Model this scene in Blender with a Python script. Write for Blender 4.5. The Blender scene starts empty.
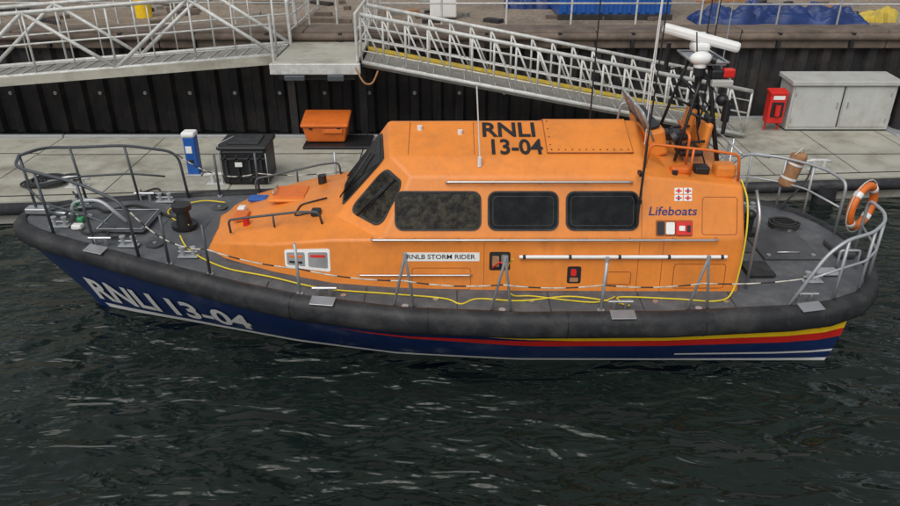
import bpy, bmesh, math, random
from mathutils import Vector, Matrix, noise
random.seed(3)
V=Vector
sc=bpy.context.scene
# ---------------------------------------------------------------- materials
def mat(name,rgb,rough=0.5,metal=0.0,var=0.12,vs=3.0,bump=0.0,bs=20.0,dirt_refl=None,dirt_refl_amt=0.0,dscale=1.5,trans=0,spec=None,coat=0,streak=0):
    m=bpy.data.materials.new(name); m.use_nodes=True
    nt=m.node_tree; N=nt.nodes; L=nt.links
    b=N['Principled BSDF']
    tc=N.new('ShaderNodeTexCoord')
    n=N.new('ShaderNodeTexNoise'); n.inputs['Scale'].default_value=vs; n.inputs['Detail'].default_value=6; n.inputs['Roughness'].default_value=.65
    L.new(tc.outputs['Object'],n.inputs['Vector'])
    r=N.new('ShaderNodeValToRGB'); r.color_ramp.elements[0].position=.3; r.color_ramp.elements[1].position=.7
    c0=[max(0,c*(1-var)) for c in rgb]+[1]; c1=[min(1,c*(1+var)) for c in rgb]+[1]
    r.color_ramp.elements[0].color=c0; r.color_ramp.elements[1].color=c1
    L.new(n.outputs['Fac'],r.inputs['Fac'])
    out=r.outputs['Color']
    def layer(out,vec,sc_,lo,hi,amt,col):
        n2=N.new('ShaderNodeTexNoise'); n2.inputs['Scale'].default_value=sc_; n2.inputs['Detail'].default_value=9; n2.inputs['Roughness'].default_value=.72
        L.new(vec,n2.inputs['Vector'])
        r2=N.new('ShaderNodeValToRGB'); r2.color_ramp.elements[0].position=lo; r2.color_ramp.elements[1].position=hi
        r2.color_ramp.elements[0].color=(0,0,0,1); r2.color_ramp.elements[1].color=(amt,)*3+(1,)
        L.new(n2.outputs['Fac'],r2.inputs['Fac'])
        mx=N.new('ShaderNodeMixRGB'); mx.inputs['Color2'].default_value=(*col,1)
        L.new(r2.outputs['Color'],mx.inputs['Fac']); L.new(out,mx.inputs['Color1']); return mx.outputs['Color']
    if dirt_refl: out=layer(out,tc.outputs['Object'],dscale,.46,.70,dirt_refl_amt,dirt_refl)  # dirt on most materials; painted reflection mottling on the window glass
    if streak:
        mp=N.new('ShaderNodeMapping'); mp.inputs['Scale'].default_value=(9,9,.7); L.new(tc.outputs['Object'],mp.inputs['Vector'])
        out=layer(out,mp.outputs['Vector'],1.0,.52,.75,streak,dirt_refl or (.2,.15,.1))
    L.new(out,b.inputs['Base Color'])
    rr=N.new('ShaderNodeMapRange'); rr.inputs['To Min'].default_value=max(0.02,rough-.08); rr.inputs['To Max'].default_value=min(1,rough+.12)
    L.new(n.outputs['Fac'],rr.inputs['Value']); L.new(rr.outputs['Result'],b.inputs['Roughness'])
    b.inputs['Metallic'].default_value=metal
    if spec is not None: b.inputs['Specular IOR Level'].default_value=spec
    if coat: b.inputs['Coat Weight'].default_value=coat; b.inputs['Coat Roughness'].default_value=.08
    if trans: b.inputs['Transmission Weight'].default_value=trans
    if bump:
        n3=N.new('ShaderNodeTexNoise'); n3.inputs['Scale'].default_value=bs; n3.inputs['Detail'].default_value=5
        L.new(tc.outputs['Object'],n3.inputs['Vector'])
        bp=N.new('ShaderNodeBump'); bp.inputs['Strength'].default_value=bump; bp.inputs['Distance'].default_value=.02
        L.new(n3.outputs['Fac'],bp.inputs['Height']); L.new(bp.outputs['Normal'],b.inputs['Normal'])
    return m
ORANGE=mat('orange_paint',(.74,.235,.034),.40,var=.08,vs=1.2,bump=.05,bs=4,dirt_refl=(.42,.145,.04),dirt_refl_amt=.48,dscale=2.2,streak=.42)
ORANGE2=mat('orange_plastic',(.68,.15,.02),.5,var=.12,vs=5)
SEAM=mat('orange_seam_shadow',(.30,.075,.012),.6,var=.1)
DECK=mat('deck_nonslip',(.082,.088,.098),.72,var=.18,vs=2.5,bump=.35,bs=120,dirt_refl=(.18,.18,.175),dirt_refl_amt=.65,dscale=3)
DECK2=mat('deck_smooth',(.048,.051,.056),.5,var=.2,vs=3,dirt_refl=(.13,.13,.13),dirt_refl_amt=.5)
RUBBER=mat('fender_rubber',(.020,.021,.024),.55,var=.3,vs=4,bump=.18,bs=30,dirt_refl=(.075,.075,.07),dirt_refl_amt=.65,dscale=2.5,spec=.35)
BLACK=mat('black_plastic',(.014,.014,.016),.42,var=.2)
GLASS=mat('dark_glass',(.006,.007,.008),.07,var=.5,vs=3,bump=.04,bs=3,spec=.16,dirt_refl=(.03,.03,.028),dirt_refl_amt=.6,dscale=4)
GLASS_REFL=mat('window_glass_painted_reflection',(.014,.012,.008),.20,var=.95,vs=9,bump=.5,bs=9,spec=.22,dirt_refl=(.055,.048,.03),dirt_refl_amt=.8,dscale=9)  # mottled reflections of the surroundings painted into the glass colour
NAVY=mat('navy_hull',(.008,.026,.115),.28,var=.15,vs=1.5,coat=.2,dirt_refl=(.03,.05,.10),dirt_refl_amt=.4)
BLUE=mat('blue_paint',(.012,.09,.36),.35,var=.12)
WHITE=mat('white_paint',(.78,.78,.76),.4,var=.05,dirt_refl=(.5,.47,.4),dirt_refl_amt=.4)
GREYP=mat('cabinet_grey',(.46,.47,.45),.45,var=.05,vs=2,dirt_refl=(.28,.25,.2),dirt_refl_amt=.5,streak=.3)
STEEL=mat('stainless_steel',(.55,.56,.57),.32,metal=.85,var=.1)
RAIL=mat('grey_rail',(.40,.42,.44),.4,metal=.35,var=.1,vs=8)
DRAIL=mat('dark_rail',(.075,.085,.095),.45,metal=.3,var=.1,vs=8)
ALU=mat('galvanised_white',(.56,.57,.55),.5,metal=.15,var=.15,vs=5,dirt_refl=(.28,.24,.19),dirt_refl_amt=.6,dscale=4)
YEL=mat('yellow_paint',(.85,.55,.01),.45,var=.08,vs=6)
YELD=mat('yellow_worn_strip',(.60,.44,.05),.7,var=.3,vs=12,dirt_refl=(.2,.18,.12),dirt_refl_amt=.7,dscale=6)
RED=mat('red_paint',(.62,.02,.015),.4,var=.08)
DKBLUE=mat('lettering_blue',(.01,.02,.14),.5)
CONC=mat('pontoon_concrete',(.38,.37,.31),.85,var=.14,vs=1.2,bump=.3,bs=60,dirt_refl=(.16,.145,.11),dirt_refl_amt=.85,dscale=.9)
GRATE=mat('gangway_deck',(.27,.26,.235),.7,var=.2,vs=4,bump=.4,bs=80,dirt_refl=(.15,.13,.10),dirt_refl_amt=.7)
PILE=mat('sheet_pile',(.018,.018,.020),.7,var=.4,vs=2,bump=.5,bs=14,dirt_refl=(.075,.055,.042),dirt_refl_amt=.6,dscale=1.6,streak=.5)
CAP=mat('quay_cap_concrete',(.15,.115,.09),.9,var=.3,vs=2,bump=.6,bs=12,dirt_refl=(.06,.045,.035),dirt_refl_amt=.8,dscale=1.2)
GRAV=mat('quay_gravel',(.25,.20,.15),.95,var=.45,vs=9,bump=.8,bs=30,dirt_refl=(.12,.095,.07),dirt_refl_amt=.85,dscale=.5)
TARP=mat('blue_tarpaulin',(.010,.035,.15),.45,var=.3,vs=3,bump=.5,bs=6)
ROPEY=mat('yellow_rope',(.70,.55,.03),.7)
ROPEB=mat('dark_rope',(.03,.03,.03),.9,bump=.5,bs=80)
ROPEW=mat('pale_rope',(.55,.53,.46),.8)
TAN=mat('tan_canvas',(.33,.17,.08),.8,var=.25,vs=8)
GREEN=mat('green_paint',(.05,.30,.12),.5)
SAND=mat('seam_black',(.02,.02,.02),.9)
CLEAR=mat('clear_screen',(.35,.38,.38),.08,var=.05,trans=.7)

def water_mat():
    m=bpy.data.materials.new('harbour_water'); m.use_nodes=True
    nt=m.node_tree;N=nt.nodes;L=nt.links;b=N['Principled BSDF']
    b.inputs['Base Color'].default_value=(.009,.0155,.0125,1); b.inputs['Roughness'].default_value=.05; b.inputs['IOR'].default_value=1.333
    g=N.new('ShaderNodeNewGeometry')
    def layer(scale,sx,sy,dist,det,rot=0,distort=0.0,mask=None):
        mp=N.new('ShaderNodeMapping'); mp.inputs['Scale'].default_value=(sx,sy,1); mp.inputs['Rotation'].default_value=(0,0,rot)
        L.new(g.outputs['Position'],mp.inputs['Vector'])
        n=N.new('ShaderNodeTexNoise'); n.inputs['Scale'].default_value=scale; n.inputs['Detail'].default_value=det; n.inputs['Distortion'].default_value=distort
        n.inputs['Roughness'].default_value=.45
        L.new(mp.outputs['Vector'],n.inputs['Vector']); o=n.outputs['Fac']
        mu=N.new('ShaderNodeMath'); mu.operation='MULTIPLY'; mu.inputs[1].default_value=dist
        L.new(o,mu.inputs[0]); o=mu.outputs[0]
        if mask:
            q=N.new('ShaderNodeMath'); q.operation='MULTIPLY'; L.new(o,q.inputs[0]); L.new(mask,q.inputs[1]); o=q.outputs[0]
        return o
    mk=N.new('ShaderNodeTexNoise'); mk.inputs['Scale'].default_value=.22; mk.inputs['Detail'].default_value=2; L.new(g.outputs['Position'],mk.inputs['Vector'])
    mr=N.new('ShaderNodeMapRange'); mr.inputs['From Min'].default_value=.35; mr.inputs['From Max'].default_value=.65; mr.inputs['To Min'].default_value=.6; mr.inputs['To Max'].default_value=1.35
    L.new(mk.outputs['Fac'],mr.inputs['Value']); M=mr.outputs['Result']
    ls=[layer(.45,.7,1.2,.50,1.5,.25,.4),layer(1.15,.65,1.35,.36,2,-.22,.9,M),layer(2.5,.6,1.4,.150,2,.28,.9,M),layer(6.0,.8,1.3,.022,2,.1,.4,M)]
    s=ls[0]
    for q in ls[1:]:
        ad=N.new('ShaderNodeMath'); L.new(s,ad.inputs[0]); L.new(q,ad.inputs[1]); s=ad.outputs[0]
    bp=N.new('ShaderNodeBump'); bp.inputs['Strength'].default_value=1; bp.inputs['Distance'].default_value=1.0
    L.new(s,bp.inputs['Height']); L.new(bp.outputs['Normal'],b.inputs['Normal'])
    return m
WATER=water_mat()

# ---------------------------------------------------------------- mesh builder
class G:
    def __init__(s): s.v=[];s.f=[];s.m=[];s.sm=[];s.mats=[]
    def mi(s,m):
        if m not in s.mats: s.mats.append(m)
        return s.mats.index(m)
    def add(s,vs,fs,m,smooth=False):
        o=len(s.v); k=s.mi(m)
        s.v+=[tuple(p) for p in vs]
        for f in fs: s.f.append([i+o for i in f]); s.m.append(k); s.sm.append(smooth)
        return s
    def box(s,c,size,m,rot=None,bev=.0):
        bm=bmesh.new(); bmesh.ops.create_cube(bm,size=1)
        for v in bm.verts: v.co=V((v.co.x*size[0],v.co.y*size[1],v.co.z*size[2]))
        if bev: bmesh.ops.bevel(bm,geom=bm.edges[:],offset=bev,segments=2,affect='EDGES',profile=.5)
        M=rot if rot is not None else Matrix.Identity(3)
        bm.verts.index_update()
        vs=[M@v.co+V(c) for v in bm.verts]; fs=[[v.index for v in f.verts] for f in bm.faces]; bm.free()
        return s.add(vs,fs,m)
    def cyl(s,p0,p1,r0,m,r1=None,n=16,cap=True):
        r1=r0 if r1 is None else r1
        p0=V(p0);p1=V(p1);t=(p1-p0).normalized(); a=t.orthogonal().normalized(); b=t.cross(a)
        vs=[]
        for i in range(n):
            an=2*math.pi*i/n; d=a*math.cos(an)+b*math.sin(an); vs.append(p0+d*r0)
        for i in range(n):
            an=2*math.pi*i/n; d=a*math.cos(an)+b*math.sin(an); vs.append(p1+d*r1)
        fs=[[i,(i+1)%n,n+(i+1)%n,n+i] for i in range(n)]
        s.add(vs,fs,m,True)
        if cap:
            s.add(vs[:n],[list(range(n))[::-1]],m); s.add(vs[n:],[list(range(n))],m)
        return s
    def tube(s,pts,r,m,n=8,closed=False,fil=0.0):
        pts=[V(p) for p in pts]
        if fil: pts=fillet(pts,fil)
        N_=len(pts); rings=[]; a=None
        for i,p in enumerate(pts):
            if closed: t=pts[(i+1)%N_]-pts[i-1]
            else: t=pts[min(i+1,N_-1)]-pts[max(i-1,0)]
            t=t.normalized() if t.length>1e-9 else V((0,0,1))
            if a is None: a=t.orthogonal().normalized()
            else:
                a=a-t*a.dot(t)
                a=a.normalized() if a.length>1e-6 else t.orthogonal().normalized()
            b=t.cross(a)
            rings.append([p+(a*math.cos(2*math.pi*k/n)+b*math.sin(2*math.pi*k/n))*r for k in range(n)])
        vs=[q for R in rings for q in R]; fs=[]
        for i in range(N_ if closed else N_-1):
            j=(i+1)%N_
            for k in range(n): fs.append([i*n+k,i*n+(k+1)%n,j*n+(k+1)%n,j*n+k])
        if not closed: fs.append(list(range(n))[::-1]); fs.append([(N_-1)*n+k for k in range(n)])
        return s.add(vs,fs,m,True)
    def sph(s,c,r,m,sc_=(1,1,1),n=16):
        bm=bmesh.new(); bmesh.ops.create_uvsphere(bm,u_segments=n,v_segments=n//2+2,radius=r)
        bm.verts.index_update()
        vs=[V((v.co.x*sc_[0],v.co.y*sc_[1],v.co.z*sc_[2]))+V(c) for v in bm.verts]; fs=[[v.index for v in f.verts] for f in bm.faces]; bm.free()
        return s.add(vs,fs,m,True)
    def obj(s,name,parent=None,bevel=0,loc=None):
        me=bpy.data.meshes.new(name); me.from_pydata(s.v,[],s.f)
        for m in s.mats: me.materials.append(m)
        for p,k,sm in zip(me.polygons,s.m,s.sm): p.material_index=k; p.use_smooth=sm
        me.update()
        o=bpy.data.objects.new(name,me); sc.collection.objects.link(o)
        if parent: o.parent=parent
        if loc: o.location=loc
        if bevel:
            b=o.modifiers.new('b','BEVEL'); b.width=bevel; b.segments=3; b.limit_method='ANGLE'; b.angle_limit=math.radians(18); b.harden_normals=True
            for p in me.polygons: p.use_smooth=True
        return o
def fillet(pts,r):
    out=[pts[0]]
    for i in range(1,len(pts)-1):
        a,b,c=pts[i-1],pts[i],pts[i+1]
        la=min(r,(a-b).length*.45); lc=min(r,(c-b).length*.45)
        p=b+(a-b).normalized()*la; q=b+(c-b).normalized()*lc
        for k in range(6):
            t=k/5; out.append(p*(1-t)**2+b*2*t*(1-t)+q*t*t)
    out.append(pts[-1]); return out
def smoothpath(pts,k=6):
    pts=[V(p) for p in pts]; out=[]
    for i in range(len(pts)-1):
        p0=pts[max(i-1,0)];p1=pts[i];p2=pts[i+1];p3=pts[min(i+2,len(pts)-1)]
        for j in range(k):
            t=j/k; out.append(.5*((2*p1)+(p2-p0)*t+(2*p0-5*p1+4*p2-p3)*t*t+(3*p1-p0-3*p2+p3)*t**3))
    out.append(pts[-1]); return out
def interp(tab,x):
    if x<=tab[0][0]: return tab[0][1]
    for (a,fa),(b,fb) in zip(tab,tab[1:]):
        if x<=b: return fa+(fb-fa)*(x-a)/(b-a)
    return tab[-1][1]
def rrect(u0,u1,v0,v1,r,k=5):
    pts=[]
    for cx,cy,a0 in ((u1-r,v0+r,-90),(u1-r,v1-r,0),(u0+r,v1-r,90),(u0+r,v0+r,180)):
        for i in range(k+1):
            a=math.radians(a0+90*i/k); pts.append((cx+r*math.cos(a),cy+r*math.sin(a)))
    return pts
def panel(g,f,u0,u1,v0,v1,r,off,m,base=-.01):
    p=rrect(u0,u1,v0,v1,r); n=len(p)
    vs=[f(u,v,off) for u,v in p]+[f(u,v,base) for u,v in p]
    g.add(vs,[list(range(n))]+[[i,n+i,n+(i+1)%n,(i+1)%n] for i in range(n)],m)
def frame(g,f,u0,u1,v0,v1,r,w,off,m):
    p=rrect(u0,u1,v0,v1,r); q=rrect(u0+w,u1-w,v0+w,v1-w,max(r-w,.005)); n=len(p)
    vs=[f(u,v,off) for u,v in p]+[f(u,v,off) for u,v in q]+[f(u,v,-.01) for u,v in p]+[f(u,v,-.01) for u,v in q]
    fs=[]
    for i in range(n):
        j=(i+1)%n
        fs+= [[i,j,n+j,n+i],[i,2*n+i,2*n+j,j],[n+i,n+j,3*n+j,3*n+i]]
    g.add(vs,fs,m)
def text(g,s,f,u0,v0,h,m,off=.004,shear=0,width=None,bold=.012):
    c=bpy.data.curves.new('t','FONT'); c.body=s; c.size=1; c.offset=bold; c.shear=shear; c.resolution_u=3
    o=bpy.data.objects.new('t',c); sc.collection.objects.link(o)
    bpy.context.view_layer.update()
    dg=bpy.context.evaluated_depsgraph_get(); me=bpy.data.meshes.new_from_object(o.evaluated_get(dg))
    bm=bmesh.new(); bm.from_mesh(me); bmesh.ops.triangulate(bm,faces=bm.faces[:])
    for _ in range(2):
        bmesh.ops.subdivide_edges(bm,edges=[e for e in bm.edges if e.calc_length()>.2],cuts=1)
        bmesh.ops.triangulate(bm,faces=bm.faces[:])
    bm.verts.index_update()
    W=max(v.co.x for v in bm.verts); x0=min(v.co.x for v in bm.verts); k=h/.72
    kx=k if width is None else width/(W-x0)
    vs=[f(u0+(v.co.x-x0)*kx,v0+v.co.y*k,off) for v in bm.verts]; fs=[[v.index for v in q.verts] for q in bm.faces]
    bm.free(); bpy.data.objects.remove(o); 
    g.add(vs,fs,m)
def empty(name,loc=(0,0,0)):
    e=bpy.data.objects.new(name,None); sc.collection.objects.link(e); e.location=loc; e.empty_display_size=.3; return e

# ================================================================= LIFEBOAT (bow at -X)
boat=empty('lifeboat',(0,10.6,0))
GW=[(-6.87,0),(-6.83,.22),(-6.7,.42),(-6.4,.62),(-6,.80),(-5.2,1.10),(-4.4,1.38),(-3,1.82),(-2.1,2.05),(-.7,2.24),(1,2.30),(3,2.26),(4.8,2.10),(5.4,1.97),(5.9,1.72),(6.25,1.36),(6.50,.85),(6.60,.3),(6.62,0)]
DZ=[(-7,1.68),(-5.5,1.57),(-4.4,1.48),(-3,1.36),(-2,1.28),(-.6,1.20),(1,1.16),(3,1.15),(7,1.15)]
gw=lambda x:interp(GW,x); dz=lambda x:interp(DZ,x)
xs=sorted(set([a for a,_ in GW]+[-6.8+.3*i for i in range(1,45)]))
g=G()
vs=[];fs=[]
K=9
for x in xs:
    h=gw(x)
    for k in range(K):
        t=-1+2*k/(K-1); vs.append((x,h*t,dz(x)+.05*(1-t*t)))
for i in range(len(xs)-1):
    for k in range(K-1): fs.append([i*K+k,(i+1)*K+k,(i+1)*K+k+1,i*K+k+1])
g.add(vs,fs,DECK,True); g.obj('deck',boat)
outl=[(x,-gw(x)) for x in xs]+[(x,gw(x)) for x in reversed(xs[1:-1])]
n=len(outl); prof=[(-.13,.0),(-.12,.05),(-.07,.065),(.0,.055),(.06,.01),(.085,-.06),(.09,-.16),(.07,-.25),(.01,-.31),(-.1,-.31)]
g=G();vs=[];fs=[]
for i,(x,y) in enumerate(outl):
    a=V(outl[i-1]);b=V(outl[(i+1)%n]);t=(b-a).normalized(); nr=V((t.y,-t.x))
    z=dz(x); kk=1-.25*max(0,min(1,(-x-2.5)/3))
    for (o,h) in prof: vs.append((x+nr.x*o,y+nr.y*o,z+(h*kk if h<0 else h)))
P=len(prof)
for i in range(n):
    j=(i+1)%n
    for k in range(P-1): fs.append([i*P+k,j*P+k,j*P+k+1,i*P+k+1])
g.add(vs,fs,RUBBER,True)
def fender_at(x,s):
    k=.1; t=V((2*k,s*(gw(x+k)-gw(x-k)))).normalized(); nr=V((t.y,-t.x)) if s<0 else V((-t.y,t.x))
    return nr
for x in (-2.2,-.3,1.6,3.5,5.2):
    for s in (-1,1):
        nr=fender_at(x,s); g.tube([(x+nr.x*o*1.03,s*gw(x)+nr.y*o*1.03,dz(x)+h*1.01) for o,h in prof],.006,BLACK,n=5)
g.obj('rubber_fender',boat)
WL=[(-6.0,0),(-5.2,.26),(-4.1,.58),(-2.4,1.10),(-.8,1.44),(1,1.60),(5.65,1.62)]
def hullpt(t,s,side=-1,off=0):
    xt=-6.80+t*(5.76+6.80); top=V((xt,max(gw(xt)-.04,0) if t>0 else 0,dz(xt)-.22))
    xw=-6.0+t*(5.66+6.0); wl=V((xw,interp(WL,xw),0.0))
    p=top.lerp(wl,s)
    q=V((p.x,max(p.y,0)+.05*math.sin(math.pi*min(s,1))*min(1,t*8),p.z))
    nrm=V((-.12,.75,-.5)).normalized() if t>.3 else V((-.35,.75,-.35)).normalized()
    q+=nrm*off
    return V((q.x,side*q.y,q.z))
g=G();ts=[(i/70)**1.15 for i in range(71)]; ss=[0,.1,.2,.3,.4,.5,.6,.7,.8,.9,1,1.25,1.5]
for side in (-1,1):
    vs=[hullpt(t,s,side) for t in ts for s in ss]; S=len(ss)
    fs=[[i*S+k,i*S+k+1,(i+1)*S+k+1,(i+1)*S+k][::side] for i in range(70) for k in range(S-1)]
    g.add(vs,fs,NAVY,True)
tv=[hullpt(1,s,-1) for s in ss]+[hullpt(1,s,1) for s in reversed(ss)]
g.add(tv,[list(range(len(tv)))],NAVY)
g.obj('hull',boat)
g=G()
def strip(t0,t1,s0,s1,m,off=.008,taper=False,side=-1):
    k=60; vs=[]
    for i in range(k+1):
        t=t0+(t1-t0)*i/k
        w=min(1,i/k*2.5) if taper else 1
        vs.append(hullpt(t,s0,side,off)); vs.append(hullpt(t,s0+(s1-s0)*w,side,off))
    g.add(vs,[[2*i,2*i+1,2*i+3,2*i+2] for i in range(k)],m)
for side in (-1,1):
    strip(.46,1,.10,.26,YEL,.010,True,side); strip(.40,1,.26,.42,RED,.010,True,side)
    strip(.02,1,.91,.985,WHITE,.008,False,side); strip(.80,1,.70,.75,WHITE,.008,False,side)
def hmap(u,v,o):
    s=.80-v/1.35
    return hullpt((u+6.8*(1-s)+6.0*s)/(12.56*(1-s)+11.66*s),s,-1,.018+o)
text(g,'RNLI',hmap,-5.85,0,.56,WHITE,width=1.2,bold=.03)
text(g,'13-04',hmap,-4.40,0,.56,WHITE,width=1.36,bold=.03)
g.obj('hull_markings',boat)
g=G()
for x in (-5.25,-1.75,2.35,5.0):
    for sd in (-1,1):
        R=Matrix.Rotation(sd*math.atan2(gw(x+.1)-gw(x-.1),.2),3,'Z')@Matrix.Rotation(-sd*.25,3,'X')
        g.box((x,sd*(gw(x)-.0),dz(x)+.062),(.34,.17,.02),STEEL,R,.006)
        for dx in (-.08,.08): g.cyl((x+dx,sd*(gw(x)-.2),dz(x)),(x+dx,sd*(gw(x)-.2),dz(x)+.16),.025,STEEL,n=10)
        g.cyl((x-.17,sd*(gw(x)-.2),dz(x)+.15),(x+.17,sd*(gw(x)-.2),dz(x)+.15),.022,STEEL,n=10)
g.obj('cleats_and_plates',boat)

# ---- superstructure
S0=[(-3.72,-.78,1.42),(-3.66,-.72,1.56),(-3.60,-.6,1.62),(-3.62,-.35,1.65),(-3.65,0,1.66)]
S1=[(-3.35,-1.02,1.40),(-3.30,-.96,1.66),(-3.2,-.78,1.76),(-3.2,-.45,1.79),(-3.2,0,1.81)]
S2=[(-2.6,-1.30,1.32),(-2.6,-1.22,1.76),(-2.5,-.92,1.92),(-2.5,-.5,1.96),(-2.5,0,1.98)]
S3=[(-1.7,-1.52,1.24),(-1.7,-1.40,1.92),(-1.67,-.87,2.08),(-1.69,-.45,2.12),(-1.72,0,2.14)]
S4=[(-.95,-1.57,1.16),(-.95,-1.46,1.96),(-.55,-1.09,2.76),(-.85,-.80,2.97),(-.93,0,3.24)]
S5=[(2.72,-1.57,1.13),(2.72,-1.46,1.96),(2.72,-1.09,2.76),(2.72,-.80,2.97),(2.80,0,3.25)]
S6=[(3.05,-1.57,1.13),(3.05,-1.46,1.96),(3.05,-1.10,2.74),(3.1,-.75,2.78),(3.1,0,2.80)]
S7=[(4.17,-1.57,1.12),(4.17,-1.46,1.96),(4.14,-1.145,2.64),(4.14,-.75,2.67),(4.14,0,2.69)]
secs=[S0,S1,S2,S3,S4,S5,S6,S7]; allv=[p for s in secs for p in s]
fs=[]
for i in range(7):
    for k in range(4):
        a=i*5+k; q=[a,a+5,a+6,a+1]
        if i==3:
            if k==1: fs.append([16,21,17]); continue
            if k==2: fs.append([17,21,22,23]); continue
            if k==3: fs+= [[17,23,24,19,18]]; continue
        fs.append(q)
fs.append([0,1,2,3,4]); fs.append([39,38,37,36,35])
bm=bmesh.new()
bv=[bm.verts.new(p) for p in allv]
bmr=[b if abs(p[1])<1e-6 else bm.verts.new((p[0],-p[1],p[2])) for b,p in zip(bv,allv)]
for f in fs:
    if len(f)==5 and f[0] in(0,39):
        bm.faces.new([bv[i] for i in f]+[bmr[i] for i in reversed(f) if abs(allv[i][1])>1e-6])
    else:
        bm.faces.new([bv[i] for i in f]); bm.faces.new([bmr[i] for i in reversed(f)])
bmesh.ops.recalc_face_normals(bm,faces=bm.faces[:])
me=bpy.data.meshes.new('cabin'); bm.to_mesh(me); bm.free(); me.materials.append(ORANGE)
for p in me.polygons: p.use_smooth=True
cab=bpy.data.objects.new('cabin',me); sc.collection.objects.link(cab); cab.parent=boat
b=cab.modifiers.new('b','BEVEL'); b.width=.04; b.segments=3; b.limit_method='ANGLE'; b.angle_limit=math.radians(14); b.harden_normals=True
up=V((0,.37,.8)).normalized(); un=V((0,-.8,.37)).normalized()
def upper(u,v,o): return V((u,-1.46,1.96))+up*v+un*o
def upperR(u,v,o): p=upper(u,v,o); return V((p.x,-p.y,p.z))
lp=V((0,.11,.82)).normalized(); ln=V((0,-.82,.11)).normalized()
def lower(u,v,o): return V((u,-1.57,1.14))+lp*v+ln*o
def bil(A,B,C,D,flip=1):
    A,B,C,D=map(V,(A,B,C,D)); nn=(B-A).cross(D-A).normalized()*flip
    return lambda u,v,o:(A*(1-u)*(1-v)+B*u*(1-v)+C*u*v+D*(1-u)*v)+nn*o
fq=bil(S3[2],S4[1],S4[2],S4[3]); fqR=bil(*[(x,-y,z) for x,y,z in (S4[1],S3[2],S4[3],S4[2])])
wsN=bil(S3[4],S3[2],S4[3],S4[4]); wsF=bil((S3[2][0],-S3[2][1],S3[2][2]),S3[4],S4[4],(S4[3][0],-S4[3][1],S4[3][2]))
g=G()
for f in (upper,upperR):
    for (a,c) in ((-.78,.44),(.53,1.53),(1.63,2.66)):
        vt=.68
        frame(g,f,a,c,.12,vt,.12,.024,.016,RUBBER)
        panel(g,f,a+.022,c-.022,.142,vt-.022,.10,.005,GLASS_REFL if a<0 else GLASS)
        if a>0:
            frame(g,f,a+.07,c-.07,.19,vt-.07,.07,.010,.008,RUBBER)
for f in (fq,fqR):
    panel(g,f,.13,.87,.12,.86,.16,.012,RUBBER); panel(g,f,.17,.83,.16,.82,.13,.018,GLASS_REFL)
for f in (wsN,wsF):
    panel(g,f,.06,.92,.10,.88,.10,.014,RUBBER); panel(g,f,.10,.88,.14,.84,.08,.02,GLASS)
g.tube([fq(.35,.12,.03),fq(.55,.75,.05)],.012,BLACK); g.tube([fq(.42,.2,.045),fq(.62,.82,.045)],.01,BLACK)
for k in (wsN,wsF): g.tube([k(.5,.05,.03),k(.4,.7,.05)],.012,BLACK)
g.obj('windows',boat)
g=G()
def roof(u,v,o):
    a=abs(v)
    z=3.245-(.275*a/.80) if a<.80 else 2.97-(a-.80)*.73
    return V((u,v,z+o))
def roofgrid(u0,u1,v0,v1,o,m,k=16):
    vs=[roof(u0+(u1-u0)*i/k,v0+(v1-v0)*j/k,o) for i in range(k+1) for j in range(k+1)]
    g.add(vs,[[i*(k+1)+j,(i+1)*(k+1)+j,(i+1)*(k+1)+j+1,i*(k+1)+j+1] for i in range(k) for j in range(k)],m,True)
roofgrid(1.40,2.62,-.76,.76,.024,ORANGE)
for (a,b_) in (((1.40,-.76),(2.62,-.76)),((1.40,.76),(2.62,.76)),((1.40,-.76),(1.40,.76)),((2.62,-.76),(2.62,.76))):
    pts=[roof(a[0]+(b_[0]-a[0])*i/8,a[1]+(b_[1]-a[1])*i/8,.012) for i in range(9)]
    g.tube(pts,.012,SEAM,n=6)
for i in range(12):
    p=roof(1.46+i*.1,-.71,.026); g.cyl(p,p+V((0,0,.008)),.010,RUBBER,n=8)
for i in range(7):
    p=roof(1.45,-.6+i*.18,.026); g.cyl(p,p+V((0,0,.008)),.010,RUBBER,n=8)
for xx in (-.6,.35): g.tube([roof(xx,v_,.001) for v_ in (-.78,-.4,-.05)],.005,SEAM,n=5)
g.obj('roof_hatch_panel',boat)
g=G()
text(g,'RNLI',roof,.48,-.385,.33,BLACK,off=.012,width=.78,bold=.025)
text(g,'13-04',roof,.60,-.775,.33,BLACK,off=.012,width=.74,bold=.025)
text(g,'Lifeboats',upper,2.80,.34,.125,DKBLUE,off=.004,shear=.15,width=.68)
panel(g,lower,-.66,.42,.50,.63,.01,.006,WHITE); text(g,'RNLB STORM RIDER',lower,-.61,.535,.07,BLACK,off=.009,width=.97)
for i in range(2):
    for j in range(2):
        u=3.16+i*.13; v=.54+j*.10
        panel(g,upper,u,u+.115,v,v+.085,.004,.004,WHITE)
        panel(g,upper,u+.045,u+.07,v+.01,v+.075,.002,.007,RED if (i+j)%2 else DKBLUE)
        panel(g,upper,u+.015,u+.10,v+.032,v+.052,.002,.009,RED)
g.obj('cabin_lettering',boat)
g=G()
panel(g,upper,2.90,3.42,.04,.27,.02,.003,SEAM)
panel(g,upper,2.92,3.02,.06,.25,.02,.012,BLACK); panel(g,upper,3.04,3.16,.07,.24,.02,.03,WHITE); panel(g,upper,3.18,3.40,.06,.25,.02,.035,RED); panel(g,upper,3.22,3.30,.12,.19,.01,.045,WHITE); panel(g,upper,3.33,3.38,.1,.2,.01,.045,BLACK)
panel(g,lower,.56,.86,.36,.64,.03,.003,BLACK); panel(g,lower,.60,.70,.42,.58,.02,.02,TAN); panel(g,lower,.73,.83,.46,.6,.02,.03,STEEL); g.tube([lower(.6,.4,.03),lower(.7,.5,.04),lower(.84,.42,.03)],.012,RED)
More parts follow.
